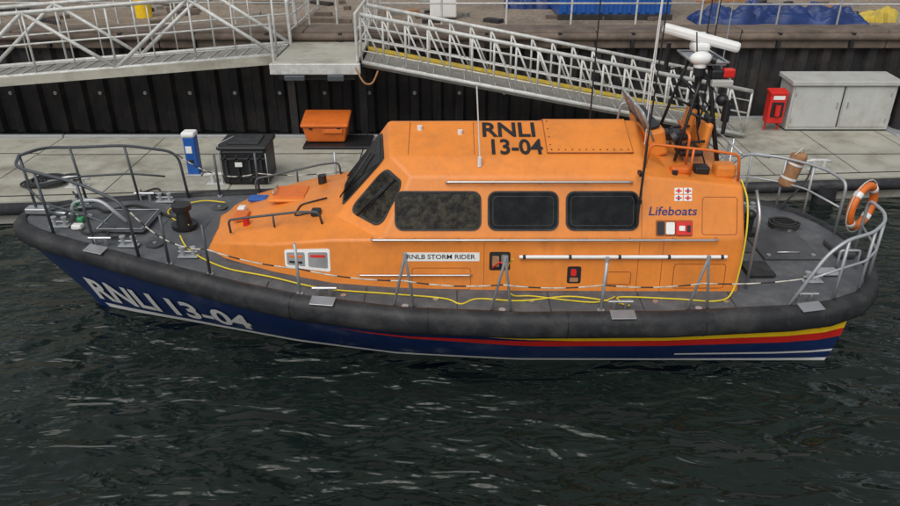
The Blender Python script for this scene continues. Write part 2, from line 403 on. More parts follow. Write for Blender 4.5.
panel(g,lower,1.68,1.88,.16,.42,.03,.003,BLACK); panel(g,lower,1.73,1.81,.28,.38,.02,.02,RED); panel(g,lower,1.72,1.84,.19,.25,.01,.02,TAN)
frame(g,lower,2.25,2.6,.14,.34,.03,.010,.003,SEAM)
frame(g,lower,3.2,3.95,.08,.46,.05,.010,.003,SEAM)
frame(g,lower,-.55,.3,.06,.40,.05,.010,.003,SEAM)
for u in (.48,2.68,3.02): panel(g,lower,u,u+.008,.02,.80,.002,.002,SEAM)
for u in (2.70,): panel(g,upper,u,u+.008,.02,.86,.002,.002,SEAM)
frame(g,upper,3.55,4.05,.06,.60,.05,.010,.003,SEAM)
g.cyl(lower(.98,.58,.05),lower(3.92,.58,.05),.028,WHITE,n=10)
for u in (1.05,1.7,2.4,3.1,3.85): g.cyl(lower(u,.58,0),lower(u,.58,.05),.02,STEEL,n=8); g.cyl(lower(u-.02,.58,.05),lower(u+.02,.58,.05),.031,RUBBER,n=10)
def hr(f,u0,u1,v,h,r=.018,k=5,m=STEEL):
    g.tube([f(u0,v,0),f(u0,v,h),f(u1,v,h),f(u1,v,0)],r,m,fil=.04)
    for i in range(1,k): 
        u=u0+(u1-u0)*i/k; g.tube([f(u,v,0),f(u,v,h)],r*.8,m)
hr(lower,-1.1,3.75,.84,.08,k=8); hr(upper,-.05,2.55,.80,.07,k=4)
hr(lower,-1.3,.3,.30,.05,.014,4)
g.tube([(-3.35,-1.04,1.41),(-2.6,-1.33,1.335),(-1.7,-1.55,1.255),(-.95,-1.60,1.19),(4.17,-1.60,1.14)],.02,DECK2,n=6)
fn=bil(S2[0],S3[0],S3[1],S2[1])
panel(g,fn,.22,.98,.30,.82,.05,.006,WHITE); panel(g,fn,.26,.56,.38,.74,.03,.014,STEEL); panel(g,fn,.62,.94,.38,.74,.03,.014,STEEL)
panel(g,fn,.30,.52,.44,.50,.01,.022,RUBBER); panel(g,fn,.66,.90,.62,.68,.01,.022,RED); panel(g,fn,.30,.52,.60,.66,.01,.022,ORANGE2)
for s in (-1,1):
    g.tube([(-3.3,s*.8,1.75),(-3.3,s*.84,1.98),(-2.2,s*1.0,2.18),(-1.9,s*1.05,2.2),(-1.87,s*1.02,2.0)],.018,DRAIL,fil=.08)
    g.tube([(-2.6,s*.92,1.9),(-2.6,s*.94,2.1)],.015,DRAIL)
g.box((-2.55,.15,1.99),(.62,.62,.05),ORANGE,None,.02); g.box((-2.55,.15,2.02),(.5,.5,.03),ORANGE2,None,.012)
g.tube([(-2.8,-.0,2.03),(-2.8,0,2.08),(-2.8,.3,2.08),(-2.8,.3,2.03)],.012,STEEL)
g.box((-3.25,-.35,1.83),(.22,.3,.07),ORANGE2,None,.02); g.box((-3.3,-.1,1.83),(.12,.14,.1),WHITE,None,.02)
g.box((-3.15,.35,1.83),(.3,.2,.06),BLUE,None,.02)
g.cyl((-3.1,-.62,1.78),(-3.1,-.62,1.92),.05,RED,n=12)
g.box((-2.0,-.75,2.07),(.14,.18,.08),RUBBER,None,.02); g.cyl((-2.1,.5,2.0),(-2.1,.5,2.18),.07,BLACK,n=12)
g.tube([(-1.9,-.3,2.11),(-2.3,-.35,2.02),(-2.35,-.7,1.98),(-1.95,-.72,2.08)],.014,BLACK,fil=.08)
g.obj('cabin_fittings',boat)

# ---- upper steering position + mast
g=G()
g.box((3.08,.25,2.98),(.30,1.15,.42),ORANGE,Matrix.Rotation(-.25,3,'Y'),.05)
g.box((3.0,.25,3.22),(.22,1.05,.06),BLACK,Matrix.Rotation(-.35,3,'Y'),.02)
for y in (-.45,.05,.55):
    g.add([(2.92,y-.23,3.16),(2.92,y+.23,3.16),(2.72,y+.21,3.56),(2.72,y-.21,3.56)],[[0,1,2,3]],CLEAR)
    g.tube([(2.92,y-.23,3.14),(2.72,y-.22,3.56),(2.72,y+.22,3.56),(2.92,y+.23,3.14)],.018,RAIL,fil=.05)
for y in (-.35,.40):
    g.cyl((3.55,y,2.66),(3.55,y,2.84),.07,STEEL)
    g.box((3.55,y,2.90),(.36,.36,.12),BLACK,None,.05); g.box((3.74,y,3.14),(.10,.34,.42),ORANGE,Matrix.Rotation(.15,3,'Y'),.045)
    g.box((3.77,y,3.38),(.09,.22,.12),BLACK,None,.03)
    g.tube([(3.40,y-.2,2.95),(3.40,y-.2,3.08),(3.7,y-.2,3.1)],.02,BLACK,fil=.05)
g.cyl((3.30,-.3,3.05),(3.36,-.3,3.09),.14,BLACK,n=20)
g.box((3.95,-.80,2.76),(.30,.26,.2),ORANGE,None,.05); g.box((3.3,-.85,2.78),(.28,.16,.1),ORANGE2,None,.03)
g.box((3.95,.85,2.85),(.3,.3,.34),ORANGE,None,.05); g.box((3.62,-.78,2.76),(.22,.2,.12),BLACK,None,.03)
g.tube([(2.75,-.95,2.8),(2.8,-.98,3.2),(3.6,-1.0,3.12),(4.05,-1.0,3.05),(4.1,-1.0,2.66)],.02,ORANGE2,fil=.08)
g.tube([(3.4,-1.0,2.75),(3.4,-1.0,3.14)],.018,ORANGE2)
g.tube([(3.45,-.62,2.75),(3.45,-.62,3.2),(3.45,.0,3.24)],.02,ORANGE2,fil=.08)
g.tube([(2.75,1.0,2.8),(2.8,1.0,3.25),(4.05,1.0,3.15),(4.1,1.0,2.66)],.02,RAIL,fil=.08)
for y in (-.45,.35,.9): g.cyl((4.1,y,2.66),(4.1,y,3.05),.018,RAIL,n=8)
g.tube([(4.1,-.95,3.05),(4.1,.95,3.05)],.018,RAIL)
for z in (2.78,2.92): g.tube([(4.1,-.45,z),(4.1,.35,z)],.012,RAIL)
g.obj('upper_steering_position',boat)
g=G()
for s in (-1,1):
    g.tube([(4.0,s*.42,2.66),(3.80,s*.36,3.5),(3.68,s*.30,4.15)],.035,BLACK,fil=.2)
    g.tube([(3.3,s*.55,2.8),(3.45,s*.45,3.5),(3.6,s*.34,4.12)],.025,BLACK,fil=.2)
    g.tube([(3.45,s*.45,3.5),(3.86,s*.37,3.3)],.018,BLACK); g.tube([(3.52,s*.4,3.8),(3.8,s*.36,3.5)],.014,BLACK)
g.tube([(3.82,-.37,3.4),(3.82,.37,3.4)],.02,BLACK); g.tube([(3.52,-.4,3.8),(3.52,.4,3.8)],.018,BLACK)
g.box((3.66,0,4.17),(.44,.80,.035),RAIL,None,.012); g.tube([(3.42,-.42,4.2),(3.42,.42,4.2),(3.9,.42,4.2),(3.9,-.42,4.2),(3.42,-.42,4.2)],.016,RAIL)
g.cyl((3.60,0,4.19),(3.60,0,4.30),.09,BLACK,r1=.07,n=18); g.box((3.60,0,4.34),(.24,.28,.13),WHITE,None,.045)
g.box((3.60,0,4.465),(1.12,.15,.14),WHITE,Matrix.Rotation(-.35,3,'Z')@Matrix.Rotation(.20,3,'Y'),.045)
g.sph((3.50,-.42,4.26),.115,WHITE,(1.35,1,.85)); g.cyl((3.50,-.42,4.14),(3.50,-.42,4.23),.085,WHITE); g.cyl((3.64,-.46,4.26),(3.70,-.49,4.24),.055,BLACK)
g.cyl((3.50,-.42,4.03),(3.50,-.42,4.13),.08,BLACK)
g.box((3.76,-.40,4.05),(.18,.14,.12),BLACK,None,.03); g.box((3.92,-.42,4.06),(.16,.12,.12),RED,None,.02); g.box((3.84,-.45,3.92),(.3,.1,.1),GREYP,None,.02)
g.sph((3.92,-.36,3.66),.09,BLACK); g.box((3.98,.1,3.86),(.16,.2,.14),BLACK,None,.03)
g.cyl((3.75,.4,4.14),(3.75,.4,4.40),.04,BLACK,n=12); g.cyl((3.75,.4,4.40),(3.75,.4,4.47),.05,WHITE,n=12)
g.cyl((3.95,-.52,3.2),(3.95,-.52,3.7),.03,BLACK,n=10); g.box((3.97,-.45,3.5),(.1,.1,.28),BLACK,None,.02)
g.cyl((3.3,.5,3.9),(3.3,.5,4.3),.035,BLACK,n=10); g.tube([(3.3,.5,3.9),(3.5,.4,3.95)],.018,BLACK)
g.tube([(3.5,-.3,4.16),(3.42,-.32,4.6)],.010,BLACK)
g.tube(smoothpath([(3.6,-.32,4.1),(3.72,-.42,3.7),(3.6,-.4,3.3),(3.8,-.45,2.7)],5),.012,BLACK,n=5)
g.obj('radar_mast',boat)
g=G()
g.cyl((.42,-.95,2.86),(.42,-.95,3.0),.03,WHITE,n=8); g.cyl((.42,-.95,3.0),(.36,-.95,4.0),.010,WHITE,n=6)
g.cyl((2.30,.95,2.85),(2.30,.95,5.6),.014,BLACK,n=6,r1=.009)
g.cyl((2.62,-1.42,2.15),(2.66,-1.28,3.3),.018,BLACK,n=8); g.cyl((2.66,-1.28,3.3),(2.72,-1.2,5.6),.012,BLACK,n=6,r1=.008)
g.box((2.63,-1.36,2.5),(.05,.08,.06),BLACK); g.box((2.64,-1.2,2.85),(.05,.14,.05),BLACK)
g.cyl((2.90,-.3,2.8),(2.90,-.3,5.4),.010,WHITE,n=6,r1=.006)
for (x,y,z,h,m) in ((4.1,.9,3.0,2.6,BLACK),(3.9,.7,3.0,2.6,BLACK),(3.2,.9,3.1,2.4,WHITE),(4.1,-.1,3.9,.7,BLACK),(4.1,.4,2.7,2.4,RAIL)):
    g.cyl((x,y,z),(x+.03,y,z+h),.014,m,n=6,r1=.006)
for (x,y) in ((.15,-.3),(2.2,.9),(-.45,-.2),(3.2,-.95)):
    z0=roof(x,y,0).z if x<3 else 2.75
    g.cyl((x,y,z0-.02),(x,y,z0+.05),.04,BLACK if x>1 else WHITE,n=12)
g.obj('whip_antennas',boat)

# ---- railings
g=G()
def E(x,s,inset=.17): return V((x,s*(gw(x)-inset),dz(x)+.01))
for s in (-1,1):
    for x in (-.62,.72,2.08,3.45):
        b0=E(x,s); top=b0+V((.02,-s*.02,.80))
        if abs(x-2.08)>.1: g.tube([b0+V((-.16,0,0)),top,b0+V((.12,0,0))],.02,RAIL,fil=.05)
        else: g.tube([b0,top],.024,RAIL)
        g.cyl(b0,b0+V((0,0,.03)),.05,RAIL,n=10)
        g.cyl(top-V((0,0,.03)),top+V((0,0,.03)),.03,RAIL,n=8)
    for x in (-2.1,-3.45,-4.1):
        b0=E(x,s); g.tube([b0,b0+V((0,0,.80))],.022,RAIL if x>-3 else DRAIL); g.cyl(b0,b0+V((0,0,.03)),.045,RAIL,n=10)
    T=1.0
    pts=[E(-4.6,s),E(-4.65,s)+V((0,0,.85)),E(-5.4,s)+V((0,0,T)),E(-6.1,s)+V((0,0,T)),E(-6.5,s,.1)+V((0,-s*.0,T+.02)),V((-6.66,0,dz(-6.9)+T+.02))]
    g.tube(pts,.024,DRAIL,fil=.22)
    pts=[E(-4.9,s)+V((0,0,.42)),E(-5.4,s)+V((0,0,.5)),E(-6.1,s)+V((0,0,.5)),V((-6.6,s*.1,dz(-6.9)+.5))]
    g.tube(pts,.018,DRAIL,fil=.2)
    for x in (-5.35,-6.1): g.tube([E(x,s),E(x-.06,s)+V((0,0,T))],.022,DRAIL)
    H=.95
    ps=[E(4.75,s),E(5.15,s)+V((0,0,.75)),E(5.4,s)+V((0,0,H)),E(5.9,s)+V((0,0,H)),E(6.25,s)+V((0,0,H)),E(6.42,s)+V((0,0,H)),V((6.46,s*.35,2.1)),V((6.46,s*.33,1.2))]
    g.tube(ps,.026,RAIL,fil=.15)
    ps=[E(5.0,s)+V((.0,0,.40)),E(5.4,s)+V((0,0,.5)),E(5.9,s)+V((0,0,.5)),E(6.25,s)+V((0,0,.5)),V((6.46,s*.34,1.66))]
    g.tube(ps,.018,RAIL,fil=.1)
    for x in (5.45,5.95,6.28): g.tube([E(x,s),E(x,s)+V((0,0,H))],.022,RAIL)
g.tube([V((-6.62,0,1.7)),V((-6.66,0,2.7))],.022,DRAIL)
g.tube([(4.75,1.5,1.2),(4.75,1.5,2.15),(5.4,1.6,2.15),(5.7,1.6,2.1)],.024,RAIL,fil=.1)
g.tube([(4.3,-1.5,1.2),(4.32,-1.45,2.3),(4.30,-1.2,2.6)],.022,STEEL,fil=.15)
g.tube([(4.42,.2,1.2),(4.42,.2,2.9)],.02,STEEL)
g.tube([(4.45,1.4,1.2),(4.45,1.4,2.75)],.02,RAIL)
g.obj('railings',boat)
g=G()
for s in (-1,1):
    P_=[E(-4.65,s)+V((0,0,.8))]+[E(x,s)+V((0,0,.42)) for x in (-4.1,-3.45,-2.1,-.62,.72,2.08,3.45,5.1)]
    out=[]
    for a,b_ in zip(P_,P_[1:]):
        for i in range(8):
            t=i/8; out.append(a.lerp(b_,t)-V((0,0,.05*4*t*(1-t))))
    out.append(P_[-1])
    for i in range(0,len(out)-1): g.tube([out[i],out[i+1]],.010,ROPEW if i%3 else ROPEB,n=6)
yp=[(-4.2,-.5,1.56),(-3.95,-.9,1.53),(-3.6,-1.15,1.46),(-3.2,-1.35,1.42),(-2.6,-1.5,1.38),(-1.8,-1.72,1.31),(-.9,-1.76,1.25),(-.1,-1.84,1.22),(.15,-1.96,1.2),(.4,-1.82,1.2),(1.0,-1.86,1.19),(1.7,-1.74,1.19),(2.3,-1.89,1.19),(2.5,-1.99,1.19),(2.4,-1.76,1.19),(3.2,-1.79,1.18),(3.8,-1.84,1.18),(4.05,-1.68,1.3),(4.1,-1.62,2.0),(4.12,-1.4,2.5),(4.1,-1.1,2.72)]
g.tube(smoothpath(yp,8),.012,ROPEY,n=6)
yp=[(.85,-1.95,1.9),(.8,-1.7,1.6),(.85,-1.85,1.3),(1.2,-1.75,1.2),(2.0,-1.9,1.19),(2.35,-1.75,1.19)]
g.tube(smoothpath(yp,8),.011,ROPEY,n=6)
g.tube(smoothpath([(-4.15,-.2,1.6),(-4.5,.1,1.57),(-4.7,.5,1.57),(-4.3,.9,1.55),(-3.9,.95,1.5)],8),.012,ROPEY,n=6)
def coil(c,r0,r1,turns,rr,m,h=.02):
    pts=[]
    for i in range(int(turns*20)):
        a=2*math.pi*i/20; r=r0+(r1-r0)*((i/20)%2)/2
        pts.append((c[0]+r*math.cos(a)+random.uniform(-.01,.01),c[1]+r*math.sin(a)*.9,c[2]+h*i/20+rr))
    g.tube(pts,rr,m,n=6)
coil((5.7,.6,1.2),.16,.26,5,.02,ROPEB)
g.tube(smoothpath([(-6.2,.3,1.72),(-6.4,.9,1.68),(-6.9,1.8,1.2),(-8.0,3.6,.62)],6),.02,ROPEB)
g.tube(smoothpath([(-5.0,1.0,1.62),(-5.2,1.3,1.62),(-6.2,2.9,.9),(-6.6,3.7,.62)],6),.02,ROPEB)
g.tube(smoothpath([(5.9,1.2,1.3),(6.3,1.8,1.2),(7.6,3.8,.8),(8.4,5.2,.6)],6),.02,ROPEB)
g.obj('ropes',boat)

# ---- foredeck and aft deck gear
g=G()
g.cyl((-4.25,-.12,1.54),(-4.25,-.12,1.6),.20,BLACK,n=20); g.cyl((-4.25,-.12,1.6),(-4.25,-.12,1.84),.12,BLACK,r1=.09,n=20); g.cyl((-4.25,-.12,1.84),(-4.25,-.12,1.92),.15,BLACK,n=20)
g.box((-5.15,-.1,1.62),(.80,.80,.04),DECK2,None,.02)
g.tube([(-5.5,-.45,1.65),(-5.5,.3,1.65),(-4.8,.3,1.65),(-4.8,-.45,1.65),(-5.5,-.45,1.65)],.010,RAIL)
g.tube([(-6.0,-.15,1.66),(-5.95,-.15,1.98),(-5.5,-.15,2.02),(-5.1,-.25,1.68)],.032,RAIL,fil=.15)
g.tube([(-6.7,.0,1.76),(-5.7,-.1,1.72)],.030,STEEL); g.box((-6.6,0,1.78),(.35,.18,.1),STEEL,None,.02)
g.tube([(-6.4,-.1,1.8),(-6.05,.22,1.8),(-6.05,-.32,1.8),(-6.4,-.1,1.8)],.025,DRAIL)
g.box((-5.85,-.2,1.70),(.10,.10,.08),GREEN,None,.02); g.box((-5.8,-.42,1.68),(.16,.12,.08),WHITE,None,.02)
g.tube([(-5.85,-.2,1.72),(-5.87,-.2,1.98),(-5.78,-.2,2.0)],.010,GREEN,n=8)
g.tube(smoothpath([(-5.9,-.3,1.66),(-5.6,-.6,1.64),(-5.3,-.55,1.66),(-5.2,-.7,1.62),(-4.9,-.6,1.62)],6),.018,ROPEB)
g.tube(smoothpath([(-6.3,.0,1.72),(-5.9,.35,1.66),(-5.6,.2,1.66),(-5.3,.55,1.62),(-4.6,.2,1.58),(-4.35,.0,1.6)],6),.022,ROPEB)
for (x,y) in ((-6.1,-.36),(-6.1,.36),(-4.85,-.85),(-4.9,.85),(5.35,-1.3),(5.35,1.3),(-3.9,-1.05)):
    z=dz(x)+.04
    for dx in (-.08,.08): g.cyl((x+dx,y,z),(x+dx,y,z+.14),.032,RAIL,n=12); g.cyl((x+dx,y,z+.14),(x+dx,y,z+.16),.045,RAIL,n=12)
    g.box((x,y,z+.01),(.30,.12,.02),RAIL,None,.005); g.cyl((x-.14,y,z+.08),(x+.14,y,z+.08),.014,RAIL,n=8)
for (x,y) in ((-4.6,.5),(-3.95,.75),(-4.5,-.75)):
    g.cyl((x,y,dz(x)+.04),(x,y,dz(x)+.065),.13,DECK2,n=20); g.cyl((x,y,dz(x)+.06),(x,y,dz(x)+.08),.03,STEEL,n=8)
g.box((5.35,-.1,1.22),(.9,1.1,.04),DECK2,None,.02); g.box((4.65,-1.0,1.24),(.4,.45,.05),RUBBER,None,.015)
g.cyl((4.95,.25,1.2),(4.95,.25,1.32),.16,BLACK,n=18); g.cyl((4.95,.25,1.32),(4.95,.25,1.55),.07,BLACK,n=14)
g.sph((4.95,.25,1.58),.09,BLACK)
g.box((6.2,-.35,1.26),(.28,.55,.10),DECK2,None,.03); g.box((5.7,-1.05,1.22),(.3,.22,.03),RAIL,None,.01)
g.box((5.0,1.1,1.27),(.5,.4,.16),DECK2,None,.03); g.box((4.7,-.2,1.22),(.3,.4,.05),DECK2,None,.02)
g.tube([(5.9,-.9,1.2),(5.9,-.9,1.5),(6.2,-.9,1.5),(6.2,-.9,1.2)],.02,RAIL,fil=.05)
g.tube([(5.15,-.5,1.245),(5.15,-.5,1.27),(5.5,-.5,1.27),(5.5,-.5,1.245)],.01,STEEL)
for (x,y) in ((5.0,-.55),(5.7,-.55),(5.0,.35),(5.7,.35)): g.cyl((x,y,1.24),(x,y,1.255),.035,STEEL,n=10)
g.box((4.32,.75,1.55),(.2,.6,.7),ORANGE,None,.04)
for x in (-4.6,-3.95): g.tube([(x,-gw(x)+.15,dz(x)+.004),(x,0,dz(x)+.05),(x,gw(x)-.15,dz(x)+.004)],.007,RUBBER,n=5)
for x in (-2.6,-1.2,.1,1.4,2.7,4.0):
    g.tube([(x,-gw(x)+.14,dz(x)+.008),(x,-1.6,dz(x)+.026)],.006,RUBBER,n=5)
for x in (-1.5,-.2,1.15,2.9,3.9):
    for s in (-1,1): g.cyl((x,s*1.85,dz(x)+.01),(x,s*1.85,dz(x)+.03),.04,STEEL,n=14)
g.obj('deck_gear',boat)

# ---- life ring on stern rail
lr=empty('life_ring',(6.62,10.65,1.82))
g=G(); R=Matrix.Rotation(-.95,3,'Z')
ring=[R@V((0,.34*math.cos(a),.34*math.sin(a))) for a in [2*math.pi*i/36 for i in range(36)]]
g.tube(ring,.066,ORANGE2,n=12,closed=True)
for k in range(4):
    a0=math.pi/4+k*math.pi/2; g.tube([R@V((0,.34*math.cos(a0+d),.34*math.sin(a0+d))) for d in (-.13,-.06,0,.06,.13)],.072,WHITE,n=12)
g.tube([R@V((0,.44*math.cos(a),.44*math.sin(a))) for a in [2*math.pi*i/24 for i in range(24)]],.01,ROPEW,n=6,closed=True)
g.obj('ring',lr)
g=G(); R=Matrix.Rotation(.25,3,'Y'); T_=lambda p:R@V(p)
g.cyl(T_((0,0,-.28)),T_((0,0,.28)),.14,TAN,n=18); g.sph(T_((0,0,.27)),.135,TAN,(1,1,.45)); g.sph(T_((0,0,-.27)),.135,TAN,(1,1,.45))
for z in (-.15,.12): g.cyl(T_((0,0,z-.02)),T_((0,0,z+.02)),.146,WHITE,n=18)
g.tube([T_((-.12,-.06,.28)),T_((0,0,.42)),T_((.12,.06,.28))],.012,ROPEW,fil=.05)
g.obj('canvas_rescue_bag',None,loc=(6.1,12.1,1.90))

# ================================================================= SETTING
g=G(); g.add([(-400,-400,0),(400,-400,0),(400,20.6,0),(-400,20.6,0)],[[0,1,2,3]],WATER); g.obj('water')
QZ=2.85
wall=empty('quay_wall',(0,20.4,0))
g=G(); prof=[]; x=-60
while x<60: prof+= [(x,0),(x+.22,0),(x+.30,.16),(x+.56,.16)]; x+=.64
vs=[]
for (px_,py_) in prof: vs+= [(px_,py_,-1),(px_,py_,QZ-.3)]
g.add(vs,[[2*i,2*i+2,2*i+3,2*i+1] for i in range(len(prof)-1)],PILE)
x=-59.9;i=0
while x<59:
    if i%2==0:
        g.box((x+.01,-.04,1.15),(.05,.07,.05),RAIL); g.cyl((x+.01,-.0,1.15),(x+.01,-.06,1.15),.05,STEEL,n=10)
    i+=1; x+=.64
g.obj('sheet_piling',wall)
g=G()
for i in range(30):
    g.box((-58+i*4,.35,QZ-.2),(3.985,1.0,.48),CAP,None,.04)
g.cyl((-60,-.18,QZ-.12),(60,-.18,QZ-.12),.10,CAP,n=12)
for i in range(60): g.box((-59+i*2,-.20,QZ-.2),(.10,.12,.40),BLACK,None,.01)
g.obj('quay_cap',wall)
g=G(); g.add([(-400,20.9,QZ),(400,20.9,QZ),(400,500,QZ),(-400,500,QZ)],[[0,1,2,3]],GRAV); g.obj('quay_ground')

pon=empty('pontoon')
def ponnear(x): return 14.65+.075*x
g=G()
def slab(x0,x1,far0,far1):
    a=(x0,ponnear(x0));b_=(x1,ponnear(x1));c=(x1,far1);d=(x0,far0)
    vs=[(p[0],p[1],.5) for p in (a,b_,c,d)]+[(p[0],p[1],-.5) for p in (a,b_,c,d)]
    g.add(vs,[[0,1,2,3],[0,4,5,1],[1,5,6,2],[2,6,7,3],[3,7,4,0]],CONC)
segs=[(-30,-18.2),(-18.17,-10.2),(-10.17,-2.2),(-2.17,5.4),(5.43,13.5),(13.53,30)]
for (a,c) in segs:
    f0=18.4 if c<7 else 20.1; slab(a,c,f0,f0)
g.obj('pontoon_slabs',pon)
g=G()
for (a,c) in segs:
    A=V((a,ponnear(a),.5));B=V((c,ponnear(c),.5))
    g.tube([A+V((.05,-.08,-.14)),B+V((-.05,-.08,-.14))],.14,RUBBER,n=8)
    g.add([A+V((0,.28,.005)),B+V((0,.28,.005)),B+V((0,.33,.005)),A+V((0,.33,.005))],[[0,1,2,3]],SAND)
    f0=18.4 if c<7 else 20.1
    g.box(((a+c)/2,f0-.06,.53),(c-a,.12,.06),RAIL,None,.01)
    n=int((c-a)/2)
    for i in range(1,n):
        x=a+(c-a)*i/n; g.add([(x,ponnear(x)+.34,.504),(x+.02,ponnear(x)+.34,.504),(x+.02,f0-.14,.504),(x,f0-.14,.504)],[[0,1,2,3]],SAND)
    g.tube([(a,16.9,.506),(c,17.0,.506)],.010,SAND,n=5)
for x in (-12.5,-7.5,8.5,11.4):
    g.cyl((x,ponnear(x)-.12,-.4),(x,ponnear(x)-.12,.42),.24,RUBBER,n=18)
g.obj('pontoon_edging',pon)
def cleat(x,y):
    o=G(); 
    for dx in (-.12,.12): o.cyl((dx,0,0),(dx,0,.2),.05,ALU,n=12)
    o.box((0,0,.01),(.5,.2,.02),ALU,None,.005); o.tube([(-.3,0,.19),(-.15,0,.22),(.15,0,.22),(.3,0,.19)],.04,ALU)
    o.obj('mooring_cleat',None,loc=(x,y,.5))
for x,y in ((-5.15,15.0),(-11.2,14.2),(8.6,15.9),(-8.2,14.8)): cleat(x,y)
g=G(); coil((0,0,0),.25,.42,4,.03,ROPEB); coil((.35,.25,0),.1,.25,3,.03,ROPEB); coil((-.3,-.1,0),.15,.3,3,.025,ROPEB); g.obj('rope_coil',None,loc=(-8.9,15.0,.5))
g=G(); g.box((0,0,.45),(.26,.26,.9),BLUE,None,.02); g.box((0,0,.96),(.30,.30,.12),WHITE,None,.04); g.box((0,0,.02),(.36,.36,.04),RAIL,None,.01)
g.box((-.02,-.135,.62),(.14,.02,.16),WHITE,None,.004); g.box((0,-.135,.35),(.1,.03,.08),BLACK,None,.01)
g.obj('power_pedestal',None,loc=(-5.85,15.6,.5))
g=G() 
g.box((0,0,.42),(1.0,.85,.80),BLACK,None,.06)
g.box((0,0,.86),(1.1,.95,.10),BLACK,None,.045); g.box((0,.0,.92),(.7,.6,.06),RUBBER,None,.03)
for x in (-.38,-.13,.13,.38): g.box((x,-.44,.4),(.06,.04,.6),RUBBER,None,.01)
for z in (.2,.62): g.box((0,-.445,z),(.96,.03,.05),RUBBER,None,.01)
g.tube([(-.5,-.42,.05),(-.5,-.45,.96),(-.2,-.2,1.06)],.012,RAIL); g.tube([(.5,-.42,.05),(.5,-.45,.75)],.012,RAIL)
g.box((-.1,-.47,.50),(.16,.02,.1),WHITE,None,.004)
g.obj('storage_bin',None,loc=(-4.50,15.3,.5))
gp=empty('grit_box',(-3.15,17.9,.5))
g=G()
vs=[(-.48,-.33,.10),(.48,-.33,.10),(.48,.33,.10),(-.48,.33,.10),(-.56,-.40,.50),(.56,-.40,.50),(.56,.40,.66),(-.56,.40,.66)]
g.add(vs,[[0,3,2,1],[0,1,5,4],[1,2,6,5],[2,3,7,6],[3,0,4,7],[4,5,6,7]],ORANGE2)
g.obj('body',gp,bevel=.05)
g=G(); g.box((0,-.02,.63),(1.2,.88,.09),ORANGE2,Matrix.Rotation(.19,3,'X'),.04); g.box((.2,-.42,.42),(.5,.03,.10),ORANGE2,None,.01)
for x in (-.35,.35): g.box((x,-.40,.52),(.08,.06,.12),BLACK,None,.01)
g.obj('lid',gp)
g=G(); g.box((.3,-.1,.04),(1.7,1.0,.08),BLACK,None,.02); g.obj('pallet',gp)
g=G(); g.box((0,0,.66),(2.75,.8,1.24),GREYP,None,.015); g.box((0,-.02,1.33),(2.9,.95,.12),GREYP,Matrix.Rotation(.06,3,'X'),.02); g.box((0,0,.03),(2.7,.75,.06),RUBBER)
for x in (-.69,.66): g.box((x,-.41,.66),(1.26,.03,1.08),GREYP,None,.008)
g.box((-.015,-.403,.66),(.03,.01,1.1),BLACK)
for x in (-.14,.14): g.box((x,-.44,.72),(.03,.03,.16),STEEL,None,.005)
for x in (-1.28,1.24):
    for z in (.3,1.0): g.cyl((x,-.43,z-.05),(x,-.43,z+.05),.015,STEEL,n=8)
g.obj('storage_cabinet',None,loc=(10.42,19.25,.5))
g=G(); g.box((0,0,.62),(.44,.3,.8),RED,None,.03); g.box((0,0,1.05),(.48,.34,.08),RED,Matrix.Rotation(.15,3,'X'),.02)
for x in (-.18,.18): g.cyl((x,0,0),(x,0,.25),.025,RED,n=8)
g.box((0,-.16,.60),(.32,.02,.4),BLACK,None,.01); g.cyl((.0,-.2,.45),(.0,-.2,.73),.07,RED,n=14); g.box((.0,-.155,.92),(.3,.012,.1),WHITE)
g.obj('fire_extinguisher_cabinet',None,loc=(8.70,18.95,.5))
g=G(); g.cyl((0,0,-2),(0,0,2.9),.38,PILE,n=28); g.cyl((0,0,2.9),(0,0,3.1),.40,BLACK,r1=.1,n=28); g.box((0,-.1,.5),(1.1,1.1,.12),RAIL,None,.02)
g.obj('guide_pile',None,loc=(12.35,19.0,0))
def gangway(name,P0,P1,width,h,bays,style):
    e=empty(name,P0); P1=V(P1)-V(P0); P0=V((0,0,0)); W=V((0,width,0)); U=V((0,0,h)); L=(P1-P0)
    g=G()
    for side in (0,1):
        o=W*side
        g.tube([P0+o,P1+o],.055,ALU,n=6); g.tube([P0+o+U,P1+o+U],.05,ALU,n=8); g.tube([P0+o+U*.5,P1+o+U*.5],.025,ALU,n=6)
        if style=='fine': g.tube([P0+o+U*.25,P1+o+U*.25],.018,ALU,n=6); g.tube([P0+o+U*.78,P1+o+U*.78],.018,ALU,n=6)
        for i in range(bays+1):
            a=P0+L*(i/bays)+o; g.tube([a,a+U],.03,ALU,n=6)
            if i<bays:
                b_=P0+L*((i+1)/bays)+o
                if style=='fine': g.tube([a+U,b_],.025,ALU,n=6)
                else:
                    g.tube([a,b_+U] if i%2 else [a+U,b_],.05,ALU,n=6)
                    m_=(a+b_)/2; g.tube([m_,m_+U],.018,ALU,n=6)
    g.obj('side_trusses',e)
    g=G()
    A=[P0+V((0,.06,-.02)),P1+V((0,.06,-.02)),P1+V((0,width-.06,-.02)),P0+V((0,width-.06,-.02))]
    g.add(A+[p-V((0,0,.1)) for p in A],[[0,1,2,3],[4,7,6,5],[0,4,5,1],[3,2,6,7],[1,5,6,2],[0,3,7,4]],GRATE)
    for s_ in (.10,width-.24):
        g.add([P0+V((0,s_,-.012)),P1+V((0,s_,-.012)),P1+V((0,s_+.15,-.012)),P0+V((0,s_+.15,-.012))],[[0,1,2,3]],YELD if style=='fine' else ALU)
    if style=='fine': g.add([P0+V((0,width-.062,.0)),P1+V((0,width-.062,.0)),P1+V((0,width-.062,.10)),P0+V((0,width-.062,.10))],[[0,1,2,3]],YELD)
    k=int(L.length/.4)
    for i in range(k):
        c=P0+L*(i+.5)/k; g.tube([c+V((0,.27,-.005)),c+V((0,width-.27,-.005))],.014,ALU,n=5)
    g.obj('walking_deck',e)
